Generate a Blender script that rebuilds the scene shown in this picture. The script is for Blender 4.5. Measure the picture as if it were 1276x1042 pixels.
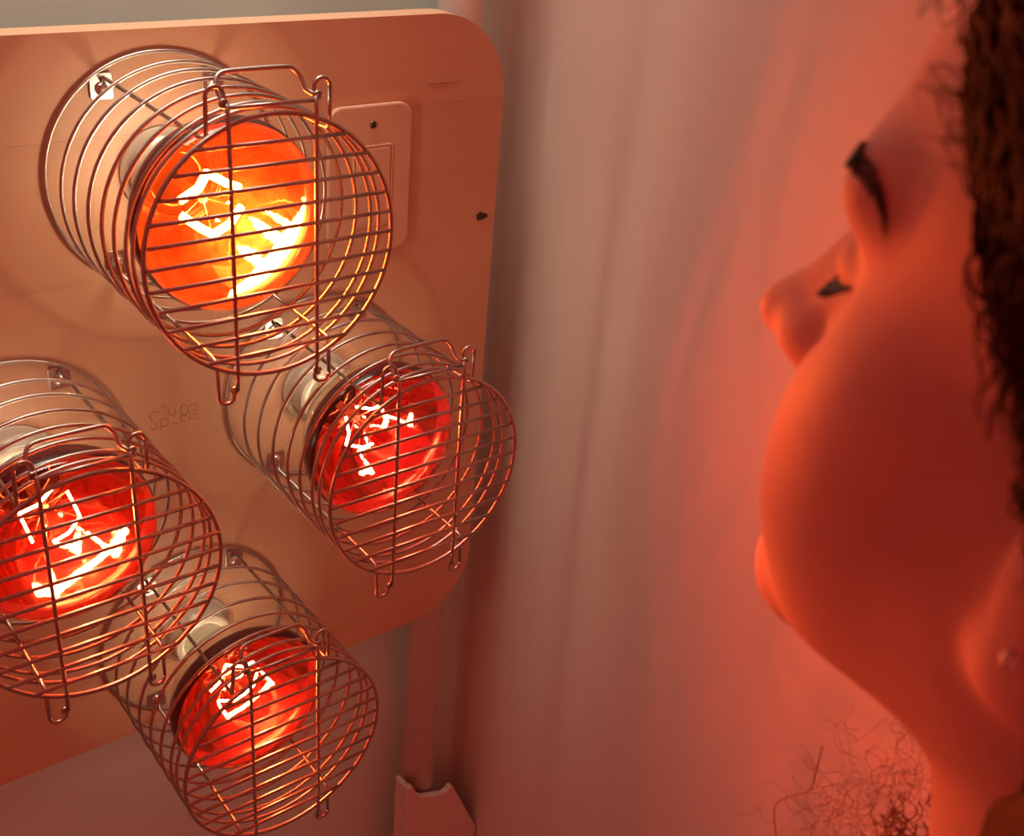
import bpy, bmesh, math, random
import numpy as np
from mathutils import Vector, Matrix

scene = bpy.context.scene
COL = scene.collection
for o in list(bpy.data.objects):
    bpy.data.objects.remove(o)

# ------------------------------------------------------------------ camera
CAM = Vector((-0.34257, -0.74988, 0.42045))
RT = Vector((0.79292, -0.60407, 0.07980))
FW = Vector((0.56120, 0.67301, -0.48178))
UP = Vector((0.23732, 0.42680, 0.87265))
cam_d = bpy.data.cameras.new('camera')
cam = bpy.data.objects.new('camera', cam_d)
COL.objects.link(cam)
cam.matrix_world = Matrix(((RT.x, UP.x, -FW.x, CAM.x), (RT.y, UP.y, -FW.y, CAM.y),
                           (RT.z, UP.z, -FW.z, CAM.z), (0, 0, 0, 1)))
cam_d.sensor_fit = 'HORIZONTAL'
cam_d.sensor_width = 36.0
cam_d.lens = 1446.14 / 1276 * 36.0
cam_d.clip_start = 0.01
cam_d.dof.use_dof = True
cam_d.dof.focus_distance = 0.86
cam_d.dof.aperture_fstop = 14.0
scene.camera = cam

# ------------------------------------------------------------------ world, light, exposure
world = bpy.data.worlds.new('world')
scene.world = world
world.use_nodes = True
world.node_tree.nodes['Background'].inputs[0].default_value = (1.0, 0.092, 0.062, 1)
world.node_tree.nodes['Background'].inputs[1].default_value = 0.46

cl_d = bpy.data.lights.new('ceiling_light', 'AREA')
cl_d.shape = 'RECTANGLE'
cl_d.size = 0.5
cl_d.size_y = 0.16
cl_d.energy = 1.4
cl_d.spread = math.radians(84)
cl_d.color = (0.98, 1.0, 0.84)
cl = bpy.data.objects.new('ceiling_light', cl_d)
COL.objects.link(cl)
cl.location = (-0.06, -0.02, 0.86)

FILAMENT = 540.0
BEAM = 4.8      # light the reflector throws forward
GLOW = 1.8       # even light of the burning filament in its envelope

scene.view_settings.view_transform = 'Standard'
scene.view_settings.look = 'None'
scene.view_settings.exposure = 0.0
scene.view_settings.gamma = 1.0
scene.view_settings.use_curve_mapping = False
scene.cycles.caustics_reflective = False
scene.cycles.caustics_refractive = False
scene.cycles.sample_clamp_indirect = 6.0
scene.cycles.transparent_max_bounces = 16
scene.cycles.use_denoising = True

# ------------------------------------------------------------------ materials
def new_mat(name):
    m = bpy.data.materials.new(name)
    m.use_nodes = True
    nt = m.node_tree
    b = nt.nodes.get('Principled BSDF')
    return m, nt, b

def simple(name, col, rough=0.5, metal=0.0, noise=None, bump=None, var=0.12):
    """principled material with a little procedural variation"""
    m, nt, b = new_mat(name)
    b.inputs['Roughness'].default_value = rough
    b.inputs['Metallic'].default_value = metal
    b.inputs['Base Color'].default_value = (*col, 1)
    if noise:
        tc = nt.nodes.new('ShaderNodeTexCoord')
        mp = nt.nodes.new('ShaderNodeMapping')
        mp.inputs['Scale'].default_value = noise if isinstance(noise, tuple) else (noise,) * 3
        nz = nt.nodes.new('ShaderNodeTexNoise')
        nz.inputs['Scale'].default_value = 1.0
        nz.inputs['Detail'].default_value = 5.0
        rp = nt.nodes.new('ShaderNodeValToRGB')
        rp.color_ramp.elements[0].position = 0.3
        rp.color_ramp.elements[1].position = 0.7
        rp.color_ramp.elements[0].color = (*[c * (1 - var) for c in col], 1)
        rp.color_ramp.elements[1].color = (*[min(1, c * (1 + var)) for c in col], 1)
        nt.links.new(tc.outputs['Object'], mp.inputs[0])
        nt.links.new(mp.outputs[0], nz.inputs['Vector'])
        nt.links.new(nz.outputs['Fac'], rp.inputs[0])
        nt.links.new(rp.outputs[0], b.inputs['Base Color'])
        if bump:
            bp = nt.nodes.new('ShaderNodeBump')
            bp.inputs['Strength'].default_value = bump
            bp.inputs['Distance'].default_value = 0.001
            nt.links.new(nz.outputs['Fac'], bp.inputs['Height'])
            nt.links.new(bp.outputs[0], b.inputs['Normal'])
    return m

M = {}
M['wall_back'] = simple('pale_painted_wall', (0.70, 0.92, 0.84), 0.75, noise=9.0, var=0.04)
M['wall_right'] = simple('pale_papered_wall', (0.75, 0.58, 0.50), 0.6, noise=(70.0, 70.0, 3.0), bump=0.10, var=0.012)
M['floor'] = simple('floor_tile_grey', (0.35, 0.32, 0.30), 0.5, noise=12.0)
M['wire'] = simple('nickel_plated_wire', (0.45, 0.37, 0.33), 0.34, 1.0, noise=90.0, var=0.10)
M['steel'] = simple('bright_steel', (0.58, 0.52, 0.47), 0.26, 1.0, noise=200.0, var=0.06)
M['porcelain'] = simple('cream_porcelain', (0.58, 0.46, 0.35), 0.22, noise=40.0, var=0.04)
M['pipe'] = simple('painted_pipe', (0.74, 0.62, 0.54), 0.42, noise=30.0, var=0.05)
M['casing'] = simple('painted_casing', (0.74, 0.64, 0.56), 0.5, noise=30.0, var=0.05)
M['plate'] = simple('varnished_cover_plate', (0.68, 0.38, 0.25), 0.38, noise=30.0, var=0.05)
M['dark'] = simple('dark_knot_wood', (0.06, 0.025, 0.015), 0.7, noise=300.0, var=0.4)
M['brand'] = simple('scorched_wood', (0.40, 0.17, 0.10), 0.7, noise=300.0, var=0.2)
M['screwdark'] = simple('dark_screw', (0.12, 0.08, 0.07), 0.4, 1.0, noise=300.0)
M['filament_wire'] = simple('support_wire', (0.5, 0.45, 0.4), 0.3, 1.0, noise=300.0)
M['hair'] = simple('dark_brown_hair', (0.040, 0.019, 0.012), 0.65, noise=60.0, var=0.4)
M['brow'] = simple('dark_brow_hair', (0.055, 0.03, 0.022), 0.6, noise=90.0, var=0.3)
M['shirt'] = simple('dark_knit', (0.10, 0.05, 0.05), 0.9, noise=120.0, bump=0.4)
M['frizz'] = simple('reddish_brown_hair', (0.20, 0.055, 0.030), 0.5, noise=60.0, var=0.3)
M['hair'].node_tree.nodes['Principled BSDF'].inputs['Specular IOR Level'].default_value = 0.10
M['pearl'] = simple('pearl_white', (0.85, 0.80, 0.78), 0.12, noise=60.0, var=0.04)

def wood_mat():
    m, nt, b = new_mat('pale_pine_board')
    tc = nt.nodes.new('ShaderNodeTexCoord')
    oi = nt.nodes.new('ShaderNodeObjectInfo')
    mp = nt.nodes.new('ShaderNodeMapping')
    mp.inputs['Scale'].default_value = (1.6, 8.0, 26.0)
    nt.links.new(tc.outputs['Object'], mp.inputs[0])
    nt.links.new(oi.outputs['Random'], mp.inputs['Location'])
    nz = nt.nodes.new('ShaderNodeTexNoise')
    nz.inputs['Scale'].default_value = 1.0
    nz.inputs['Detail'].default_value = 7.0
    nz.inputs['Distortion'].default_value = 1.1
    nt.links.new(mp.outputs[0], nz.inputs['Vector'])
    rp = nt.nodes.new('ShaderNodeValToRGB')
    rp.color_ramp.elements[0].position = 0.25
    rp.color_ramp.elements[1].position = 0.75
    rp.color_ramp.elements[0].color = (0.63, 0.315, 0.190, 1)
    rp.color_ramp.elements[1].color = (0.665, 0.35, 0.215, 1)
    nt.links.new(nz.outputs['Fac'], rp.inputs[0])
    hs = nt.nodes.new('ShaderNodeHueSaturation')
    mr = nt.nodes.new('ShaderNodeMapRange')
    mr.inputs['To Min'].default_value = 0.98
    mr.inputs['To Max'].default_value = 1.02
    nt.links.new(oi.outputs['Random'], mr.inputs['Value'])
    nt.links.new(mr.outputs[0], hs.inputs['Value'])
    nt.links.new(rp.outputs[0], hs.inputs['Color'])
    nt.links.new(hs.outputs[0], b.inputs['Base Color'])
    b.inputs['Roughness'].default_value = 0.48
    bp = nt.nodes.new('ShaderNodeBump')
    bp.inputs['Strength'].default_value = 0.08
    bp.inputs['Distance'].default_value = 0.0005
    nt.links.new(nz.outputs['Fac'], bp.inputs['Height'])
    nt.links.new(bp.outputs[0], b.inputs['Normal'])
    return m
M['wood'] = wood_mat()

def mirror_mat():
    """silvered bulb glass: a mirror that lets a few per cent of the filament light out at the back"""
    m, nt, b = new_mat('silvered_glass')
    nt.nodes.remove(b)
    out = nt.nodes['Material Output']
    gl = nt.nodes.new('ShaderNodeBsdfGlossy')
    gl.inputs['Color'].default_value = (0.92, 0.90, 0.84, 1)
    gl.inputs['Roughness'].default_value = 0.03
    tr = nt.nodes.new('ShaderNodeBsdfTransparent')
    tr.inputs['Color'].default_value = (1.0, 0.95, 0.78, 1)
    tc = nt.nodes.new('ShaderNodeTexCoord')
    nz = nt.nodes.new('ShaderNodeTexNoise')
    nz.inputs['Scale'].default_value = 55.0
    nz.inputs['Detail'].default_value = 2.0
    bp = nt.nodes.new('ShaderNodeBump')
    bp.inputs['Strength'].default_value = 0.05
    bp.inputs['Distance'].default_value = 0.002
    nt.links.new(tc.outputs['Object'], nz.inputs['Vector'])
    nt.links.new(nz.outputs['Fac'], bp.inputs['Height'])
    nt.links.new(bp.outputs[0], gl.inputs['Normal'])
    mx = nt.nodes.new('ShaderNodeMixShader')
    mx.inputs[0].default_value = 0.87
    nt.links.new(tr.outputs[0], mx.inputs[1])
    nt.links.new(gl.outputs[0], mx.inputs[2])
    nt.links.new(mx.outputs[0], out.inputs['Surface'])
    return m
M['mirror'] = mirror_mat()

def glass_mat(name, tint, frost_col, frost):
    """coloured bulb glass: clear tinted, slightly frosted, with a surface gloss"""
    m, nt, b = new_mat(name)
    nt.nodes.remove(b)
    out = nt.nodes['Material Output']
    tr = nt.nodes.new('ShaderNodeBsdfTransparent')
    tr.inputs['Color'].default_value = (*tint, 1)
    tl = nt.nodes.new('ShaderNodeBsdfTranslucent')
    tl.inputs['Color'].default_value = (*frost_col, 1)
    mx = nt.nodes.new('ShaderNodeMixShader')
    tc = nt.nodes.new('ShaderNodeTexCoord')
    nz = nt.nodes.new('ShaderNodeTexNoise')
    nz.inputs['Scale'].default_value = 32.0
    nz.inputs['Detail'].default_value = 3.0
    nz.inputs['Distortion'].default_value = 2.0
    mr = nt.nodes.new('ShaderNodeMapRange')
    mr.inputs['From Min'].default_value = 0.3
    mr.inputs['From Max'].default_value = 0.7
    mr.inputs['To Min'].default_value = frost * 0.55
    mr.inputs['To Max'].default_value = frost * 1.45
    nt.links.new(tc.outputs['Object'], nz.inputs['Vector'])
    nt.links.new(nz.outputs['Fac'], mr.inputs['Value'])
    nt.links.new(mr.outputs[0], mx.inputs[0])
    nt.links.new(tr.outputs[0], mx.inputs[1])
    nt.links.new(tl.outputs[0], mx.inputs[2])
    gl = nt.nodes.new('ShaderNodeBsdfGlossy')
    gl.inputs['Roughness'].default_value = 0.08
    fr = nt.nodes.new('ShaderNodeFresnel')
    fr.inputs['IOR'].default_value = 1.45
    m2 = nt.nodes.new('ShaderNodeMixShader')
    nt.links.new(fr.outputs[0], m2.inputs[0])
    nt.links.new(mx.outputs[0], m2.inputs[1])
    nt.links.new(gl.outputs[0], m2.inputs[2])
    nt.links.new(m2.outputs[0], out.inputs['Surface'])
    return m
M['glass_orange'] = glass_mat('orange_red_glass', (1.0, 0.15, 0.022), (1.0, 0.070, 0.004), 0.055)
M['glass_ruby'] = glass_mat('ruby_glass', (1.0, 0.095, 0.04), (1.0, 0.010, 0.014), 0.007)
M['glass_red'] = glass_mat('red_glass', (1.0, 0.105, 0.028), (1.0, 0.014, 0.006), 0.016)
M['band'] = simple('dark_red_rim_glass', (0.10, 0.012, 0.012), 0.16, noise=60.0, var=0.2)

def emit_mat():
    m, nt, b = new_mat('glowing_filament')
    nt.nodes.remove(b)
    em = nt.nodes.new('ShaderNodeEmission')
    em.inputs['Color'].default_value = (1.0, 0.88, 0.70, 1)
    em.inputs['Strength'].default_value = FILAMENT
    nt.links.new(em.outputs[0], nt.nodes['Material Output'].inputs['Surface'])
    return m
M['filament'] = emit_mat()

def skin_mat():
    m = simple('skin', (0.63, 0.40, 0.33), 0.6, noise=45.0, bump=0.12, var=0.06)
    b = m.node_tree.nodes['Principled BSDF']
    b.inputs['Subsurface Weight'].default_value = 0.12
    b.inputs['Subsurface Radius'].default_value = (0.008, 0.003, 0.0015)
    b.inputs['Subsurface Scale'].default_value = 1.0
    b.inputs['Specular IOR Level'].default_value = 0.22
    return m
M['skin'] = skin_mat()

# ------------------------------------------------------------------ helpers
class MB:
    """collects vertices and faces of one mesh"""
    def __init__(self):
        self.v, self.f = [], []
    def add(self, v, f):
        n = len(self.v)
        self.v += [tuple(p) for p in v]
        self.f += [tuple(i + n for i in q) for q in f]
        return self
    def box(self, x0, x1, y0, y1, z0, z1):
        v = [(x, y, z) for x in (x0, x1) for y in (y0, y1) for z in (z0, z1)]
        return self.add(v, [(0, 1, 3, 2), (4, 6, 7, 5), (0, 4, 5, 1), (2, 3, 7, 6), (0, 2, 6, 4), (1, 5, 7, 3)])
    def tube(self, pts, r, n=8, closed=False, taper=None):
        P = [Vector(p) for p in pts]
        m = len(P)
        T = []
        for i in range(m):
            a = P[(i - 1) % m] if (closed or i > 0) else P[i]
            b = P[(i + 1) % m] if (closed or i < m - 1) else P[i]
            t = (b - a)
            T.append(t.normalized() if t.length > 1e-9 else Vector((0, 0, 1)))
        ref = Vector((0, 1, 0)) if abs(T[0].y) < 0.9 else Vector((1, 0, 0))
        nrm = (ref - T[0] * ref.dot(T[0])).normalized()
        v = []
        for i in range(m):
            nrm = (nrm - T[i] * nrm.dot(T[i]))
            nrm = nrm.normalized() if nrm.length > 1e-6 else T[i].orthogonal().normalized()
            bi = T[i].cross(nrm)
            rr = r if taper is None else r * taper(i / (m - 1))
            for k in range(n):
                a = 2 * math.pi * k / n
                v.append(P[i] + nrm * (rr * math.cos(a)) + bi * (rr * math.sin(a)))
        f = []
        for i in range(m if closed else m - 1):
            j = (i + 1) % m
            for k in range(n):
                l = (k + 1) % n
                f.append((i * n + k, i * n + l, j * n + l, j * n + k))
        if not closed:
            f.append(tuple(range(n - 1, -1, -1)))
            f.append(tuple((m - 1) * n + k for k in range(n)))
        return self.add(v, f)
    def ring(self, R, y, r, seg=72, n=8):
        return self.tube([(R * math.cos(2 * math.pi * k / seg), y, R * math.sin(2 * math.pi * k / seg)) for k in range(seg)], r, n, True)
    def lathe(self, prof, seg=48, axis='y', c=(0, 0, 0)):
        """prof: list of (along, radius); revolved about the local y axis (pointing to -y for lamps)"""
        v, f = [], []
        for (d, r) in prof:
            for k in range(seg):
                a = 2 * math.pi * k / seg
                if axis == 'y':
                    v.append((c[0] + r * math.cos(a), c[1] - d, c[2] + r * math.sin(a)))
                else:
                    v.append((c[0] + r * math.cos(a), c[1] + r * math.sin(a), c[2] + d))
        for i in range(len(prof) - 1):
            for k in range(seg):
                l = (k + 1) % seg
                f.append((i * seg + k, (i + 1) * seg + k, (i + 1) * seg + l, i * seg + l))
        return self.add(v, f)
    def prism(self, poly, y0, y1):
        """polygon in x,z extruded along y"""
        n = len(poly)
        v = [(x, y0, z) for x, z in poly] + [(x, y1, z) for x, z in poly]
        f = [tuple(range(n)), tuple(range(2 * n - 1, n - 1, -1))]
        f += [(i, i + n, (i + 1) % n + n, (i + 1) % n) for i in range(n)]
        return self.add(v, f)
    def mesh(self, name, mat, smooth=False, bevel=None):
        me = bpy.data.meshes.new(name)
        me.from_pydata([tuple(p) for p in self.v], [], self.f)
        me.materials.append(mat)
        bm = bmesh.new()
        bm.from_mesh(me)
        bmesh.ops.remove_doubles(bm, verts=bm.verts, dist=1e-7)
        bmesh.ops.recalc_face_normals(bm, faces=bm.faces)
        if bevel:
            es = [e for e in bm.edges if len(e.link_faces) == 2 and e.calc_face_angle(0) > 0.6]
            bmesh.ops.bevel(bm, geom=es, offset=bevel, segments=2, profile=0.6, affect='EDGES')
        bm.to_mesh(me)
        bm.free()
        if smooth:
            me.polygons.foreach_set('use_smooth', [True] * len(me.polygons))
        me.update()
        return me

def link(name, me, parent=None, loc=(0, 0, 0)):
    o = bpy.data.objects.new(name, me)
    COL.objects.link(o)
    o.location = loc
    if parent:
        o.parent = parent
    return o

def build(mb, name, mat, parent=None, smooth=False, bevel=None, loc=(0, 0, 0)):
    return link(name, mb.mesh(name, M[mat] if isinstance(mat, str) else mat, smooth, bevel), parent, loc)

def empty(name, loc):
    o = bpy.data.objects.new(name, None)
    o.empty_display_size = 0.05
    COL.objects.link(o)
    o.location = loc
    return o

def tag(o, label=None, cat=None, group=None, kind=None):
    if label: o['label'] = label
    if cat: o['category'] = cat
    if group: o['group'] = group
    if kind: o['kind'] = kind
    return o

def copy_tree(o, parent=None):
    c = o.copy()
    COL.objects.link(c)
    c.parent = parent
    for ch in list(o.children):
        copy_tree(ch, c)
    return c

# ------------------------------------------------------------------ the setting
FLOOR, XW, YW = -0.95, 0.302, 0.080
tag(build(MB().box(-1.9, XW + 0.1, YW, YW + 0.1, FLOOR, 1.5), 'wall_back', 'wall_back'),
    'pale grey-green painted wall behind the lamp panel', 'wall', kind='structure')
tag(build(MB().box(XW, XW + 0.1, -2.2, YW, FLOOR, 1.5), 'wall_right', 'wall_right'),
    'large pale side wall lit red beside the lamp panel', 'wall', kind='structure')
tag(build(MB().box(-1.9, XW + 0.1, -2.2, YW + 0.1, FLOOR - 0.1, FLOOR), 'floor', 'floor'),
    'plain grey floor below the lamp panel', 'floor', kind='structure')

# vertical pipe in the corner, and its notched casing
pm = MB().lathe([(FLOOR, 0.0), (FLOOR, 0.0185), (1.5, 0.0185), (1.5, 0.0)], 32, 'z')
tag(build(pm, 'corner_pipe', 'pipe', smooth=False, loc=(0.2275, 0.0465, 0)),
    'painted vertical pipe running down the room corner behind the wooden panel', 'pipe')
for p in bpy.data.objects['corner_pipe'].data.polygons:
    p.use_smooth = abs(p.normal.z) < 0.5

case = empty('pipe_casing', (0.25, 0.02, FLOOR))
tag(case, 'notched painted casing board around the foot of the corner pipe', 'casing')
def cpt(l):
    return [(x - 0.25, z - FLOOR) for x, z in l]
front_poly = [(0.196, FLOOR), (0.196, -0.580), (0.199, -0.5765), (0.203, -0.579), (0.2065, -0.588), (0.2120, -0.598),
              (0.2200, -0.6045), (0.2300, -0.6085), (0.2460, -0.6150), (0.2520, -0.6130), (0.2560, -0.6080), (0.2600, -0.6115),
              (0.2990, -0.7000), (0.2990, FLOOR)]
build(MB().prism(cpt(front_poly), -0.002, 0.0055), 'front_board', 'casing', case, bevel=0.0012)
build(MB().box(0.196 - 0.25, 0.202 - 0.25, 0.006, 0.0240, 0.0, -0.582 - FLOOR), 'side_board', 'casing', case, bevel=0.001)
build(MB().box(0.2985 - 0.25, 0.3015 - 0.25, -0.50, -0.003, 0.0, 0.20), 'skirting_return', 'casing', case, bevel=0.001)

# ------------------------------------------------------------------ the wooden lamp panel
PX0, PX1, PZ0, PZ1, PR, PT = -0.337, 0.2427, -0.320, 0.2612, 0.066, 0.020
PCX, PCZ = (PX0 + PX1) / 2, (PZ0 + PZ1) / 2
panel = empty('lamp_panel', (PCX, 0.0, PZ0))
tag(panel, 'pale wooden panel with rounded corners carrying the four caged heat lamps', 'panel')

def half_width(z):
    """extent of the rounded rectangle at height z"""
    e = 0.0
    if z > PZ1 - PR: e = z - (PZ1 - PR)
    if z < PZ0 + PR: e = (PZ0 + PR) - z
    return (PX1 - PX0) / 2 - PR + math.sqrt(max(0, PR * PR - e * e))
joints = [PZ0, -0.2063, -0.1063, -0.0063, 0.0937, 0.1937, PZ1]
for i in range(6):
    z0, z1 = joints[i], joints[i + 1]
    g = 0.00006
    zz = set([z0 + (g if i else 0), z1 - (g if i < 5 else 0)])
    for k in range(25):
        a = math.pi / 2 * k / 24
        for zc in (PZ1 - PR + PR * math.sin(a), PZ0 + PR - PR * math.sin(a)):
            if z0 + 1e-4 < zc < z1 - 1e-4: zz.add(zc)
    zz = sorted(zz)
    right = [(half_width(z), z - PZ0) for z in zz]
    left = [(-half_width(z), z - PZ0) for z in reversed(zz)]
    poly = right + left
    clean = [p for k, p in enumerate(poly) if math.dist(p, poly[k - 1]) > 1e-5]
    build(MB().prism(clean, 0.0, PT), 'plank', 'wood', panel, bevel=0.00015)
for x in (-0.2, 0.10):
    build(MB().box(x - 0.02, x + 0.02, PT, YW - 0.0005, 0.05, 0.53), 'batten', 'wood', panel)
# knots and a crack in the boards
def blob(cx, cz, rx, rz, name, tri=False, th=0.0004):
    pts = []
    for k in range(14):
        a = 2 * math.pi * k / 14
        s = 1 + 0.18 * math.sin(3 * a + 0.6) + 0.1 * math.sin(5 * a)
        zz = rz * s * math.sin(a)
        if tri and zz < 0: zz *= 0.35
        pts.append((cx - PCX + rx * s * math.cos(a) * (0.75 if tri and zz > 0 else 1), cz - PZ0 + zz))
    build(MB().prism(pts, -th, 0.002), name, 'dark', panel)
blob(0.2285, 0.0930, 0.0065, 0.0055, 'knot', True)
build(MB().tube([(0.1690 - PCX, -0.0001, 0.2103 - PZ0), (0.180 - PCX, -0.0001, 0.2094 - PZ0), (0.1984 - PCX, -0.0001, 0.2095 - PZ0)],
                0.0006, 5, taper=lambda t: 1 - abs(2 * t - 0.8) * 0.5), 'crack', 'brand', panel)
build(MB().lathe([(0, 0), (0.0008, 0.0045), (0, 0.0052)], 12, 'y', (0, 0, 0)), 'edge_knot', 'dark', panel,
      loc=(PX1 - PCX, 0.008, 0.189 - PZ0)).rotation_euler = (0, 0, math.pi / 2)
# the mark burnt into the middle of the panel
STROKES = [
    [(-0.0151, 0.0115), (-0.0184, 0.0133), (-0.0213, 0.0125), (-0.0224, 0.0096), (-0.0209, 0.0064), (-0.0178, 0.0033), (-0.0174, 0.0004), (-0.0186, -0.0019), (-0.0207, -0.0017), (-0.0222, 0.0001)],
    [(-0.013, 0.0156), (-0.0086, 0.0155)],
    [(-0.0143, -0.004), (-0.0138, 0.004), (-0.0118, 0.0051), (-0.0089, 0.0041), (-0.008, 0.0015), (-0.0097, -0.0011), (-0.0122, -0.0013), (-0.0139, -0.0002)],
    [(-0.0072, 0.0138), (-0.0075, 0.0102), (-0.0062, 0.0073), (-0.0037, 0.0066), (-0.0021, 0.0083), (-0.0018, 0.0128)],
    [(0.0022, 0.0053), (0.0026, 0.0121), (0.0052, 0.0131), (0.0077, 0.0112), (0.0079, 0.0075), (0.0065, 0.0048), (0.0022, 0.0053)],
    [(0.0059, 0.0033), (0.0026, 0.004), (0.0016, 0.0021), (0.0019, -0.0003), (0.0052, -0.0014)],
    [(0.0096, 0.0103), (0.012, 0.012), (0.015, 0.0105), (0.0155, 0.0078), (0.0126, 0.0057), (0.0095, 0.0058)],
    [(0.0154, 0.0022), (0.0107, 0.003), (0.0087, 0.0021), (0.0092, -0.0006), (0.0126, -0.0009), (0.0161, -0.0011)],
    [(-0.0059, -0.0007), (-0.0012, -0.0011)]]
def smooth_line(pts, n=5):
    P = [Vector((p[0], p[1], 0)) if len(p) == 2 else Vector(p) for p in pts]
    out = []
    for i in range(len(P) - 1):
        a, b, c, d = P[max(i - 1, 0)], P[i], P[i + 1], P[min(i + 2, len(P) - 1)]
        for k in range(n):
            t = k / n
            out.append(0.5 * ((2 * b) + (c - a) * t + (2 * a - 5 * b + 4 * c - d) * t * t + (3 * b - a - 3 * c + d) * t ** 3))
    out.append(P[-1])
    return out
mk = MB()
for s in STROKES:
    mk.tube([(p.x, 0.00015, p.y) for p in smooth_line(s)], 0.00045, 5)
o = build(mk, 'burnt_mark', 'brand', panel, loc=(-0.0473 - PCX, 0, -0.0294 - PZ0))
o['label'] = 'faint letters burnt into the wood'

# electric cover plate on the panel
def round_rect(x0, x1, z0, z1, r, n=6):
    pts = []
    for cx, cz, a0 in ((x1 - r, z1 - r, 0), (x0 + r, z1 - r, 90), (x0 + r, z0 + r, 180), (x1 - r, z0 + r, 270)):
        for k in range(n + 1):
            a = math.radians(a0 + 90 * k / n)
            pts.append((cx + r * math.cos(a), cz + r * math.sin(a)))
    return pts
sw = empty('cover_plate', (0.1155, -0.0001, 0.082))
tag(sw, 'flat rounded cover plate screwed to the wooden panel behind the orange lamp', 'plate')
ox, oz = 0.1155, 0.082
def loc2(l): return [(x - ox, z - oz) for x, z in l]
pb = build(MB().prism(loc2(round_rect(0.079, 0.152, 0.082, 0.199, 0.012)), -0.005, 0.0), 'plate_body', 'plate', sw, bevel=0.0014)
fr = MB()
for rr in (loc2(round_rect(0.1005, 0.1345, 0.102, 0.168, 0.002)),):
    fr.tube([(x, -0.0052, z) for x, z in rr], 0.0007, 6, True)
build(fr, 'rocker_frame', 'plate', sw, smooth=True)
build(MB().prism(loc2(round_rect(0.1025, 0.1325, 0.104, 0.166, 0.002)), -0.0062, -0.0049), 'rocker', 'plate', sw, bevel=0.0006)
def screw_mesh(R, h, slotmat):
    b = MB().lathe([(0.0, R), (h * 0.45, R * 0.94), (h * 0.8, R * 0.7), (h, R * 0.35), (h, 0.0)], 20)
    return b
s1 = build(screw_mesh(0.0030, 0.0014, None), 'screw', 'screwdark', sw, smooth=True, loc=(0.117 - ox, -0.0049, 0.184 - oz))
build(MB().box(-0.0022, 0.0022, -0.0017, -0.0012, -0.0004, 0.0004).box(-0.0004, 0.0004, -0.0017, -0.0012, -0.0022, 0.0022), 'cross_slot', 'dark', s1)

# ------------------------------------------------------------------ the caged infrared lamps
R_CAGE, R_W = 0.080, 0.00130
D_LID = 0.1640
RX, RZ = 0.038, 0.0668
def arc(cx, cz, r, a0, a1, y, n=8):
    return [(cx + r * math.cos(math.radians(a0 + (a1 - a0) * k / n)), y, cz + r * math.sin(math.radians(a0 + (a1 - a0) * k / n))) for k in range(n + 1)]

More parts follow.
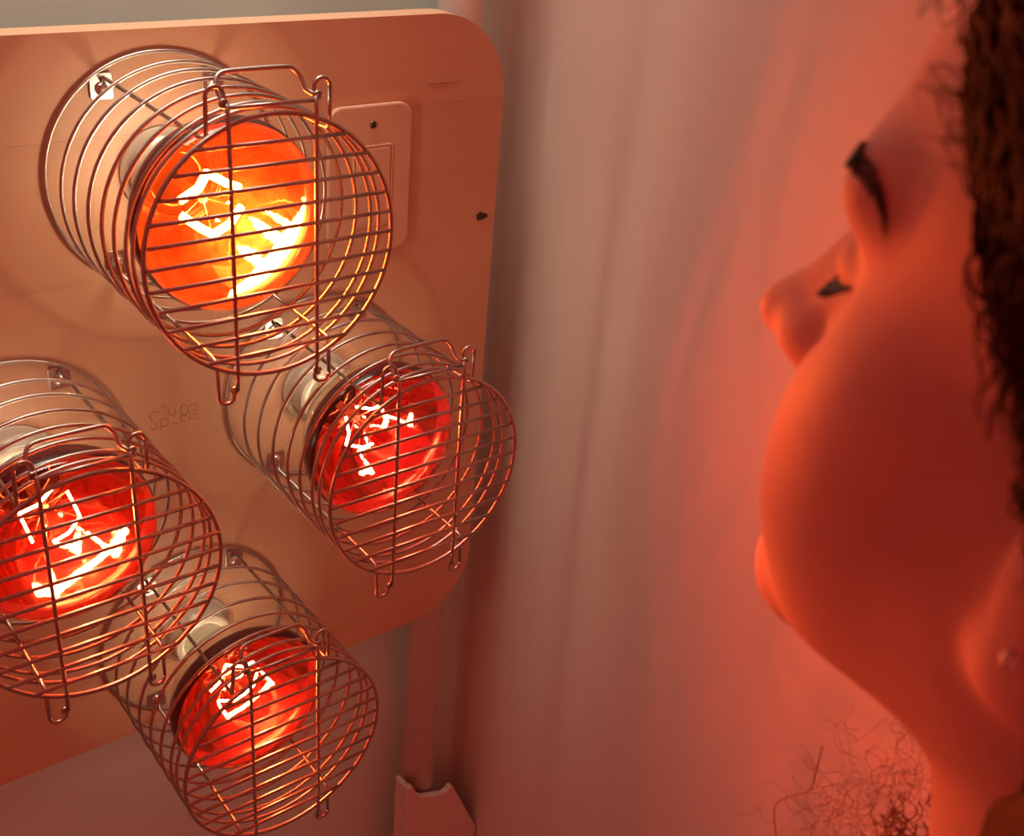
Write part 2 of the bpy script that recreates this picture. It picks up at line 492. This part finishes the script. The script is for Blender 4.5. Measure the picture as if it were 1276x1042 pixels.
rng = random.Random(7)
def make_lamp():
    root = empty('heat_lamp', (0, 0, 0))
    # socket
    build(MB().lathe([(0.0, 0.0), (0.0, 0.031), (0.002, 0.031), (0.003, 0.030), (0.004, 0.025), (0.018, 0.0245), (0.0195, 0.0235), (0.0195, 0.0180)], 48),
          'socket', 'porcelain', root, smooth=True)
    # bulb: silvered funnel with neck, dark rim, coloured domed face, filament
    prof = [(0.0125, 0.0185), (0.022, 0.0190), (0.030, 0.0210), (0.038, 0.0260), (0.047, 0.0335), (0.058, 0.0425),
            (0.070, 0.0505), (0.081, 0.0565), (0.089, 0.0600)]
    bulb = build(MB().lathe(prof, 64), 'bulb', 'mirror', root, smooth=True)
    bulb['label'] = 'silvered reflector back of the bulb'
    band = [(0.089, 0.0600), (0.093, 0.0618), (0.098, 0.0625), (0.103, 0.0620), (0.106, 0.0605)]
    build(MB().lathe(band, 64), 'rim_band', 'band', bulb, smooth=True)
    dome = []
    for k in range(15):
        a = math.pi / 2 * k / 14
        dome.append((0.106 + 0.0225 * math.sin(a) ** 1.0, 0.0605 * math.cos(a) ** 0.9 if k < 14 else 0.0))
    build(MB().lathe(dome, 64), 'glass_face', 'glass_red', bulb, smooth=True)
    # filament: two zigzag runs hung from support wires
    fil, sup = MB(), MB()
    yF = -0.076
    stem = (0, -0.020, 0)
    sup.tube([stem, (0, -0.064, 0)], 0.0035, 8)
    for (a0, a1, n) in ((25, 165, 2), (195, 345, 2)):
        pts = []
        for k in range(n * 2 + 1):
            a = math.radians(a0 + (a1 - a0) * k / (n * 2))
            rr = 0.0205 if k % 2 == 0 else 0.0165
            yy = yF - (0.0 if k % 2 == 0 else 0.005)
            pts.append((rr * math.cos(a), yy, rr * math.sin(a)))
        for i in range(len(pts) - 1):
            fil.tube([pts[i], pts[i + 1]], 0.0010, 6)
        for p in pts[::2]:
            sup.tube([(0, -0.062, 0), p], 0.0004, 5)
    build(sup, 'support', 'filament_wire', bulb)
    build(fil, 'filament', 'filament', bulb)
    # cage rings
    me = MB().ring(R_CAGE, 0, R_W).mesh('cage_ring', M['wire'], True)
    for d in (0.0018, 0.033, 0.056, 0.080, 0.102, 0.121, 0.139, 0.149):
        link('cage_ring', me, root, (0, -d, 0))
    # ribs running through the rings, each ending in a bent clip
    for sx in (-1, 1):
        for sz in (-1, 1):
            x, z = sx * RX, sz * RZ
            ui = 0.0275 * sx
            zt = 0.0965 * sz
            rr = (RX - 0.0275) / 2
            pts = [(x * 0.96, -0.0025, z * 0.93), (x, -0.006, z), (x, -0.150, z), (x, -0.1575, z * 1.01), (x, -0.1595, z * 1.05), (x, -0.1605, zt - 0.005 * sz)]
            cxm = (x + ui) / 2
            for k in range(9):
                a = math.pi * k / 8
                pts.append((cxm + (x - cxm) * math.cos(a), -0.1605, zt - 0.005 * sz + sz * rr * math.sin(a)))
            pts += [(ui, -0.161, zt - 0.009 * sz), (ui * 0.99, -0.1635, zt - 0.0115 * sz)]
            build(MB().tube(pts, R_W, 8), 'cage_rib', 'wire', root, smooth=True)
            # bracket tab and its screw on the board
            bx, bz = sx * 0.038, sz * 0.0585
            b = build(MB().prism(round_rect(-0.0075, 0.0075, -0.007, 0.010 if sz > 0 else 0.007, 0.002) if sz > 0 else round_rect(-0.0075, 0.0075, -0.010, 0.007, 0.002), -0.0016, -0.0001),
                      'bracket', 'steel', root, bevel=0.0003, loc=(bx, 0, bz))
            s = build(screw_mesh(0.0044, 0.0034, None), 'screw', 'steel', b, smooth=True, loc=(0, -0.0015, 0))
    # hinged lid of parallel bars
    lid = build(MB().ring(R_CAGE, 0, 0.00155), 'lid_rim', 'wire', root, smooth=True, loc=(0, -D_LID, 0))
    for k in range(-5, 6):
        z = k * 0.0129
        h = math.sqrt(R_CAGE ** 2 - z * z) - 0.0008
        j = 0.0012 * math.sin(k * 2.3)
        build(MB().tube([(-h + j, -0.0012, z), (h + j, -0.0012, z)], R_W, 8), 'lid_bar', 'wire', lid, smooth=True)
    for sx in (-1, 1):
        x = sx * 0.0270
        build(MB().tube([(x, 0.0004, -0.0875), (x, -0.0006, -0.078), (x, -0.0006, 0.078), (x, 0.0004, 0.0875)], R_W * 1.05, 8), 'lid_upright', 'wire', lid, smooth=True)
        for sz in (-1, 1):
            build(MB().tube(arc(x + sx * 0.0017, sz * 0.0875, 0.0018, 0, 330, 0.0012, 10), R_W * 0.9, 7), 'lid_hook', 'wire', lid, smooth=True)
    zt = 0.0850
    build(MB().tube([(-0.027, 0.001, zt), (0.027, 0.001, zt)], R_W, 8), 'hinge_bar', 'wire', lid, smooth=True)
    hp = smooth_line([(-0.0265, 0.002, 0.0880), (-0.0285, 0.006, 0.0905), (-0.0285, 0.010, 0.0965), (-0.0240, 0.013, 0.1010), (-0.010, 0.0135, 0.1017),
                      (0.010, 0.0135, 0.1017), (0.0185, 0.013, 0.1010), (0.0225, 0.010, 0.0965), (0.0235, 0.006, 0.0905), (0.0268, 0.002, 0.0880)], 5)
    build(MB().tube(hp, R_W * 1.1, 8), 'handle', 'wire', lid, smooth=True)
    return root

LAMPS = [((-0.0461, 0.1671), 'glass_orange', 0, 'brightest orange glowing heat lamp in a round wire cage, topmost on the wooden panel', 0.95),
         ((0.0711, -0.0283), 'glass_ruby', 1, 'ruby red heat lamp in a wire cage, nearest the side wall', 0.45),
         ((-0.1696, -0.0309), 'glass_red', 2, 'red heat lamp in a wire cage cut off by the left edge of the photo', 1.5),
         ((-0.0455, -0.2321), 'glass_red', 3, 'red heat lamp in a wire cage, lowest on the wooden panel', 1.2)]
proto = make_lamp()
lamps = [proto] + [copy_tree(proto) for _ in range(3)]
for root, ((x, z), gm, k, label, st) in zip(lamps, LAMPS):
    root.location = (x, 0, z)
    tag(root, label, 'heat lamp', 'caged infrared lamps on the wooden panel')
    # the reflector throws most of the filament's light forward as a beam
    for nm, typ, en in (('lamp_beam', 'SPOT', BEAM), ('lamp_glow', 'POINT', GLOW)):
        bd = bpy.data.lights.new(nm, typ)
        bd.energy = en * (st if typ == 'SPOT' else 1.0)
        bd.color = (1.0, 0.88, 0.70)
        bd.shadow_soft_size = 0.003 if typ == 'SPOT' else 0.004
        if typ == 'SPOT':
            bd.spot_size = math.radians(128)
            bd.spot_blend = 1.0
        bo = bpy.data.objects.new(nm, bd)
        COL.objects.link(bo)
        bo.parent = root
        bo.location = (0, -0.098 if typ == 'SPOT' else -0.052, 0)
        bo.rotation_euler = (math.radians(-90), 0, 0)
    for ch in root.children_recursive:
        if ch.name.startswith('glass_face'):
            ch.data = ch.data.copy()
            ch.data.materials[0] = M[gm]
        if k == 0 and ch.name.startswith('filament'):
            me = ch.data.copy()
            ch.data = me
            me.update()
            for v in me.vertices:
                v.co = v.co + v.normal * 0.0020
        if ch.name.startswith('filament'):
            a = (0.0, 0.9, 2.0, 2.8)[k]
            ch.rotation_euler = (0, a, 0)
        if ch.name.startswith('support'):
            ch.rotation_euler = (0, (0.0, 0.9, 2.0, 2.8)[k], 0)

# ------------------------------------------------------------------ the person
H_HEAD, H_PITCH, H_ROLL = math.radians(-3.685), math.radians(6.838), math.radians(-1.921)
HC = np.array([-0.0563, -0.6670, 0.2921])
HF = np.array([math.sin(H_HEAD) * math.cos(H_PITCH), math.cos(H_HEAD) * math.cos(H_PITCH), math.sin(H_PITCH)])
HS0 = np.array([-math.cos(H_HEAD), math.sin(H_HEAD), 0.0])
HU0 = np.cross(HF, HS0)
HS = HS0 * math.cos(H_ROLL) + HU0 * math.sin(H_ROLL)
HU = HU0 * math.cos(H_ROLL) - HS0 * math.sin(H_ROLL)
HM = np.stack([HF, HS, HU])
def h2w(P):
    return HC + np.asarray(P, dtype=float) @ HM

def smin(a, b, k):
    h = np.clip(0.5 + 0.5 * (b - a) / k, 0, 1)
    return b + (a - b) * h - k * h * (1 - h)
def smax(a, b, k):
    return -smin(-a, -b, k)
def ell(P, c, r):
    q = [(P[i] - c[i]) / r[i] for i in range(3)]
    k0 = np.sqrt(q[0] ** 2 + q[1] ** 2 + q[2] ** 2) + 1e-9
    g = np.sqrt((q[0] / r[0]) ** 2 + (q[1] / r[1]) ** 2 + (q[2] / r[2]) ** 2) + 1e-9
    return k0 * (k0 - 1) / g
def cap(P, a, b, ra, rb):
    d = [b[i] - a[i] for i in range(3)]
    L = sum(x * x for x in d)
    t = np.clip(sum((P[i] - a[i]) * d[i] for i in range(3)) / L, 0, 1)
    return np.sqrt(sum((P[i] - a[i] - t * d[i]) ** 2 for i in range(3)) + 1e-12) - (ra + (rb - ra) * t)

def head_sdf(P):
    f = ell(P, (0.0003, 0, 0.0568), (0.0906, 0.0736, 0.0816))                          # cranium
    f = smin(f, ell(P, (0.0451, 0, 0.0577), (0.0442, 0.0487, 0.0590)), 0.030)           # forehead
    f = smin(f, ell(P, (0.0384, 0, -0.0037), (0.0538, 0.0531, 0.0753)), 0.030)          # face
    f = smin(f, ell(P, (0.0287, 0.0310, -0.0275), (0.0430, 0.0244, 0.0491)), 0.035)     # side of the jaw
    f = smin(f, ell(P, (0.0549, 0.0401, -0.0133), (0.0185, 0.0221, 0.0239)), 0.030)     # cheek bone
    f = smin(f, ell(P, (0.0610, 0.0241, -0.0499), (0.0253, 0.0251, 0.0321)), 0.035)     # cheek
    f = smin(f, cap(P, (0.0095, 0.0407, -0.0529), (0.0733, 0.0109, -0.0958), 0.0110, 0.0150), 0.035)  # jaw
    return f

def body_sdf(F, S, U):
    """head (tragus level at the origin, F forward, S left, U up), neck and bust as one field"""
    A = np.abs(S)
    P = (F, A, U)
    f = head_sdf(P)
    f = smin(f, ell(P, (0.0829, 0, -0.0965), (0.0165, 0.0206, 0.0181)), 0.016)          # chin
    f = smin(f, ell(P, (0.0838, 0, -0.0562), (0.0199, 0.0259, 0.0258)), 0.016)          # mouth
    f = smin(f, cap(P, (0.0985, 0, -0.0485), (0.0880, 0.018, -0.053), 0.0050, 0.003), 0.006)
    f = smin(f, cap(P, (0.0970, 0, -0.0610), (0.0880, 0.016, -0.057), 0.0055, 0.003), 0.006)
    f = smin(f, cap(P, (0.0958, 0, 0.0416), (0.0789, 0.0438, 0.0432), 0.0088, 0.0097), 0.014)   # brow
    f = smax(f, -ell(P, (0.1043, 0.0358, 0.0138), (0.0273, 0.0192, 0.0188)), 0.012)     # eye socket
    f = smin(f, ell(P, (0.0761, 0.0310, 0.0201), (0.0150, 0.0150, 0.0115)), 0.004)      # eye with its lids
    f = smin(f, cap(P, (0.0923, 0, 0.0236), (0.1127, 0, -0.0138), 0.0067, 0.0084), 0.010)       # nose bridge
    f = smin(f, cap(P, (0.0900, 0.0041, 0.0120), (0.1012, 0.0078, -0.0179), 0.0070, 0.0085), 0.012)
    f = smin(f, ell(P, (0.1194, 0, -0.0231), (0.0106, 0.0102, 0.0085)), 0.010)          # nose tip
    f = smin(f, ell(P, (0.1034, 0.0105, -0.0231), (0.0109, 0.0074, 0.0080)), 0.008)     # nostril wing
    f = smax(f, -ell(P, (0.1070, 0.0062, -0.0335), (0.0055, 0.0030, 0.0050)), 0.003)
    ear = ell(P, (-0.007, 0.0715, -0.002), (0.017, 0.0060, 0.030))
    ear = smin(ear, ell(P, (-0.001, 0.0690, -0.031), (0.0085, 0.0050, 0.0090)), 0.006)
    f = smin(f, ear, 0.006)
    f = smin(f, cap(P, (-0.0164, 0, -0.0360), (-0.0571, 0, -0.1878), 0.0619, 0.0508), 0.028)    # neck
    f = smin(f, cap(P, (-0.072, 0, -0.225), (-0.082, 0.155, -0.258), 0.050, 0.050), 0.04)       # shoulders
    f = smin(f, ell(P, (-0.070, 0, -0.410), (0.100, 0.165, 0.195)), 0.04)               # chest
    f = smin(f, cap(P, (-0.080, 0.165, -0.262), (-0.065, 0.195, -0.480), 0.046, 0.038), 0.03)
    return f

def axis_grid(parts):
    out = [parts[0][0]]
    for a, b, h in parts:
        n = max(1, int(round((b - a) / h)))
        out += [a + (b - a) * (k + 1) / n for k in range(n)]
    return np.array(out, dtype=np.float32)

def surface_nets(gx, gy, gz, fn):
    X, Y, Z = np.meshgrid(gx, gy, gz, indexing='ij')
    V = fn(X, Y, Z).astype(np.float32)
    nx, ny, nz = V.shape
    neg = V < 0
    cnt = np.zeros((nx - 1, ny - 1, nz - 1), np.int8)
    for i in (0, 1):
        for j in (0, 1):
            for k in (0, 1):
                cnt += neg[i:nx - 1 + i, j:ny - 1 + j, k:nz - 1 + k]
    act = (cnt > 0) & (cnt < 8)
    ids = -np.ones(act.shape, np.int64)
    ci, cj, ck = np.nonzero(act)
    ids[ci, cj, ck] = np.arange(len(ci))
    acc = np.zeros((len(ci), 3))
    num = np.zeros(len(ci))
    corners = [(i, j, k) for i in (0, 1) for j in (0, 1) for k in (0, 1)]
    for a in corners:
        for ax in range(3):
            if a[ax] == 0:
                b = list(a); b[ax] = 1
                va = V[ci + a[0], cj + a[1], ck + a[2]]
                vb = V[ci + b[0], cj + b[1], ck + b[2]]
                m = (va < 0) != (vb < 0)
                t = np.where(m, va / np.where(m, va - vb, 1), 0)
                pa = np.stack([gx[ci + a[0]], gy[cj + a[1]], gz[ck + a[2]]], 1)
                pb = np.stack([gx[ci + b[0]], gy[cj + b[1]], gz[ck + b[2]]], 1)
                acc += np.where(m[:, None], pa + (pb - pa) * t[:, None], 0)
                num += m
    verts = acc / num[:, None]
    faces = []
    for ax in range(3):
        sl = [slice(1, -1)] * 3
        sl[ax] = slice(0, V.shape[ax] - 1)
        sl2 = list(sl); sl2[ax] = slice(1, V.shape[ax])
        a, b = neg[tuple(sl)], neg[tuple(sl2)]
        e = np.argwhere(a != b)
        flip = a[tuple(e.T)]
        base = e.copy()
        for d in range(3):
            if d != ax: base[:, d] += 1
        u, v = [(1, 2), (2, 0), (0, 1)][ax]
        q = []
        for du, dv in ((0, 0), (1, 0), (1, 1), (0, 1)):
            c = base.copy()
            c[:, u] -= du; c[:, v] -= dv
            q.append(ids[c[:, 0], c[:, 1], c[:, 2]])
        q = np.stack(q, 1)
        q[~flip] = q[~flip][:, ::-1]
        faces.append(q)
    return verts, np.concatenate(faces)

P0 = Vector((-0.06, -0.72, -0.22))
person = empty('person', P0)
tag(person, 'person in side view with dark curly hair and an ear stud, facing the glowing lamps', 'person')
gF = axis_grid([(-0.19, -0.02, 0.005), (-0.02, 0.135, 0.0018)])
gSd = axis_grid([(0.0, 0.085, 0.0018), (0.085, 0.25, 0.006)])
gS = np.concatenate([-gSd[:0:-1], gSd])
gU = axis_grid([(-0.62, -0.14, 0.006), (-0.14, 0.06, 0.0018), (0.06, 0.15, 0.0035)])
bv, bf = surface_nets(gF, gS, gU, body_sdf)
def np_mesh(name, verts, faces, mat):
    me = bpy.data.meshes.new(name)
    me.from_pydata((h2w(verts) - np.array(P0)).tolist(), [], faces.tolist())
    me.materials.append(mat)
    me.polygons.foreach_set('use_smooth', [True] * len(me.polygons))
    me.update()
    return me
body = link('body', np_mesh('body', bv, bf, M['skin']), person)
sm = body.modifiers.new('smooth', 'SMOOTH')
sm.factor = 0.5
sm.iterations = 2

def to_l(P):
    return Vector(h2w(P)) - P0
def surf(F=None, S=0.0, U=0.0, ray=None, start=None):
    """walk from a start point along a ray to the skin"""
    p = np.array(start, float); d = np.array(ray, float); d /= np.linalg.norm(d)
    for _ in range(60):
        v = float(body_sdf(np.array(p[0]), np.array(p[1]), np.array(p[2])))
        if v < 0.0004: break
        p = p + d * v * 0.7
    return p

def snap_many(P):
    """nearest points on the skin and the normals there"""
    p = np.array(P, float)
    e = 1e-4
    def v(q): return body_sdf(q[:, 0], q[:, 1], q[:, 2])
    for _ in range(10):
        g = np.stack([(v(p + d) - v(p - d)) / (2 * e) for d in np.eye(3) * e], 1)
        p = p - g * (v(p) / np.maximum((g * g).sum(1), 1e-6))[:, None]
    return p, g / np.linalg.norm(g, axis=1)[:, None]

# eyebrows: short hairs lying along the brow ridge
BROW = smooth_line([(0.0890, 0.0440, 0.0478), (0.0870, 0.0478, 0.0484), (0.0850, 0.0510, 0.0488), (0.0790, 0.0540, 0.0482),
                    (0.0740, 0.0556, 0.0455), (0.0700, 0.0560, 0.0405)], 6)
for sgn in (1, -1):
    eb = MB()
    roots, info = [], []
    for i in range(190):
        t = rng.random() ** 1.25
        k = min(int(t * (len(BROW) - 2)), len(BROW) - 2)
        c, tan = BROW[k], (BROW[k + 1] - BROW[k]).normalized()
        w = 0.0034 * (1 - 0.65 * t)
        roots.append((c.x, sgn * c.y, c.z + rng.uniform(-w, w)))
        info.append((t, tan))
    for b, n, (t, tan) in zip(*snap_many(roots), info):
        tv = np.array((tan.x, sgn * tan.y, tan.z)) + np.array((0, 0, 0.35 * (0.6 - t)))
        L = rng.uniform(0.005, 0.0075) * (1 - 0.4 * t) * (0.6 if t < 0.45 else 1.0)
        e = b + tv * L + n * 0.0006
        m_ = (b + e) / 2 + n * 0.0007
        eb.tube([to_l(b), to_l(m_), to_l(e)], 0.00040 * (1 - 0.35 * t), 4, taper=lambda q: 1.05 - 0.75 * q)
    build(eb, 'eyebrow', 'brow', person)
# eyelashes of the lowered lids
for sgn in (1, -1):
    el = MB()
    roots = [Vector((0.0900, 0.020, 0.0140)).lerp(Vector((0.0785, 0.0470, 0.0176)), i / 59) for i in range(60)]
    bs, ns = snap_many([(c.x, sgn * c.y, c.z) for c in roots])
    for i, (b, n) in enumerate(zip(bs, ns)):
        t = i / 59
        e = b + np.array((0.0058 - 0.001 * t, sgn * (0.0045 * (t - 0.6)), -0.0040 - 0.001 * rng.random())) + n * 0.001
        m_ = (b + e) / 2 + np.array((0.0008, 0, -0.0009))
        el.tube([to_l(b), to_l(m_), to_l(e)], 0.00034, 4, taper=lambda q: 1.1 - 0.7 * q)
    build(el, 'eyelashes', 'brow', person)

# hair: a close cap over the scalp plus many loose curls
HL_U = [-0.30, -0.06, -0.03, -0.010, 0.0, 0.0127, 0.0285, 0.043, 0.053, 0.063, 0.072, 0.085, 0.11, 0.15]
HL_F = [-0.035, -0.030, -0.028, -0.010, -0.003, 0.007, 0.015, 0.021, 0.030, 0.041, 0.056, 0.066, 0.070, 0.073]
def hairline(S, U):
    """foremost F covered by hair at a given height"""
    return np.interp(U, HL_U, HL_F)
def cap_sdf(F, S, U):
    A = np.abs(S)
    P = (F, A, U)
    hl = np.interp(U, HL_U, HL_F).astype(np.float32)
    th = np.clip((hl - F) * 0.40, 0.0, 0.017) + 0.0045
    f = head_sdf(P) - th
    f = smax(f, F - hl, 0.006)
    f = smax(f, -0.035 - U, 0.02)
    f = smin(f, cap(P, (-0.057, 0.038, 0.01), (-0.064, 0.058, -0.21), 0.044, 0.055), 0.03)
    return f
hF = axis_grid([(-0.15, 0.09, 0.005)])
hS = axis_grid([(-0.11, 0.11, 0.005)])
hU = axis_grid([(-0.27, 0.17, 0.005)])
cv, cf = surface_nets(hF, hS, hU, cap_sdf)
hair = link('hair', np_mesh('hair', cv, cf, M['hair']), person)
tx = bpy.data.textures.new('hair_clumps', 'CLOUDS')
tx.noise_scale = 0.014
dm = hair.modifiers.new('clumps', 'DISPLACE')
dm.texture = tx
dm.strength = 0.007
dm.mid_level = 0.2

def curl(start, dirn, length, R, turns, r, mb, phase, seg=26):
    d = Vector(dirn).normalized()
    a = d.orthogonal().normalized()
    b = d.cross(a)
    pts = []
    for i in range(seg + 1):
        t = i / seg
        rr = R * min(1, t * 4)
        ang = phase + turns * 2 * math.pi * t
        p = Vector(start) + d * (length * t) + (a * math.cos(ang) + b * math.sin(ang)) * rr - (a * math.cos(phase) + b * math.sin(phase)) * 0
        pts.append(to_l(np.array(p)))
    mb.tube(pts, r, 3, taper=lambda q: 1.1 - 0.8 * q)

locks = MB()
roots, info = [], []
for i in range(2600):
    # ringlets rooted near the front edge of the hair, falling back and down over the temple and ear
    U = rng.uniform(0.004, 0.125)
    back = rng.random() ** 1.6 * 0.055
    F = float(hairline(0, U)) - 0.003 - back
    roots.append((F, 0.066 if U < 0.07 else 0.066 - (U - 0.07) * 0.8, U))
    info.append(back)
for b, n, back in zip(*snap_many(roots), info):
    lift = 0.0055 + min(back * 0.60, 0.020) + rng.uniform(-0.001, 0.003)
    d = Vector((rng.uniform(-0.85, -0.40), n[1] * 0.05 + 0.02, -0.75 + rng.uniform(-0.3, 0.3)))
    ln = rng.uniform(0.018, 0.032) + max(0.0, b[2] - 0.02) * 0.5
    tip = b + n * lift + np.array(d.normalized()) * ln
    if tip[0] > hairline(0, tip[2]) + 0.011: continue
    curl(b + n * lift, d, ln, rng.uniform(0.0015, 0.0042), rng.uniform(1.0, 2.8),
         rng.uniform(0.0003, 0.0009), locks, rng.uniform(0, 6.28), 18)
build(locks, 'curls', 'hair', hair)
# loose curls at the hairline of the forehead
fl = MB()
roots, info = [], []
for (s, d, L, R_, tn) in [((0.055, 0.052, 0.079), (0.25, 0.1, -0.5), 0.012, 0.0045, 1.2), ((0.050, 0.056, 0.073), (0.1, 0.1, -0.9), 0.014, 0.004, 1.2),
                          ((0.060, 0.046, 0.086), (0.35, 0.2, 0.0), 0.012, 0.005, 1.1), ((0.060, 0.044, 0.092), (0.2, 0.3, 0.3), 0.012, 0.005, 1.1)]:
    for q in range(7):
        roots.append(tuple(c + rng.uniform(-0.003, 0.003) for c in s))
        info.append((d, L, R_, tn))
for b, n, (d, L, R_, tn) in zip(*snap_many(roots), info):
    curl(b + n * 0.0045, Vector(d) + Vector([rng.uniform(-0.15, 0.15) for _ in range(3)]) + Vector(n) * 0.15, L * rng.uniform(0.8, 1.2),
         R_ * rng.uniform(0.8, 1.1), tn, 0.00030, fl, rng.uniform(0, 6.28), 24)
build(fl, 'stray_curls', 'hair', hair)
# frizzy ends of the hair hanging forward over the far shoulder
fz = MB()
for i in range(150):
    q = rng.random() ** 1.5
    s = np.array((0.030 + 0.045 * q, -0.055 + rng.uniform(-0.02, 0.02), -0.222 + rng.uniform(-0.045, 0.040) * (1 - 0.3 * q) - 0.02 * q))
    d = Vector((rng.uniform(-0.5, 0.8), rng.uniform(-0.6, 0.6), rng.uniform(-0.9, 0.6)))
    curl(s, d, rng.uniform(0.010, 0.035), rng.uniform(0.002, 0.005), rng.uniform(0.6, 1.6), 0.00015, fz, rng.uniform(0, 6.28), 16)
for i in range(260):
    s = np.array((0.026 + rng.uniform(-0.03, 0.016), -0.060 + rng.uniform(-0.015, 0.015), -0.245 + rng.uniform(-0.05, 0.028)))
    d = Vector((rng.uniform(-0.5, 0.4), rng.uniform(-0.5, 0.5), -0.8))
    curl(s, d, rng.uniform(0.015, 0.035), rng.uniform(0.002, 0.004), rng.uniform(1, 2), 0.0004, fz, rng.uniform(0, 6.28), 14)
fz.tube([to_l(np.array(p)) for p in smooth_line([(0.0672, -0.03, -0.1996), (0.0655, -0.032, -0.222), (0.0660, -0.032, -0.228), (0.0755, -0.031, -0.246), (0.070, -0.031, -0.262)])], 0.00032, 4)
build(fz, 'frizzy_ends', 'frizz', hair)

# ear stud
lobe = np.array((-0.0012, 0.0768, -0.0245))
es = build(MB().lathe([(-0.0022, 0.0), (-0.0021, 0.0012), (-0.0012, 0.0020), (0, 0.0024), (0.0012, 0.0020), (0.0021, 0.0012), (0.0022, 0.0)], 20), 'ear_stud', 'pearl', person, smooth=True)
es.location = to_l(lobe)
es['label'] = 'small round pearly ear stud'
build(MB().lathe([(-0.0003, 0.0012), (-0.0003, 0.0027), (0.0003, 0.0027), (0.0003, 0.0012)], 20), 'setting_ring', 'steel', es)

# top garment on the shoulders
def top_sdf(F, S, U):
    f = body_sdf(F, S, U) - 0.007
    return smax(f, U - (-0.205 - 0.35 * np.maximum(F + 0.06, 0.0)), 0.006)
gt = surface_nets(axis_grid([(-0.22, 0.10, 0.007)]), axis_grid([(-0.28, 0.28, 0.007)]), axis_grid([(-0.64, -0.16, 0.007)]), top_sdf)
link('knit_top', np_mesh('knit_top', gt[0], gt[1], M['shirt']), person)
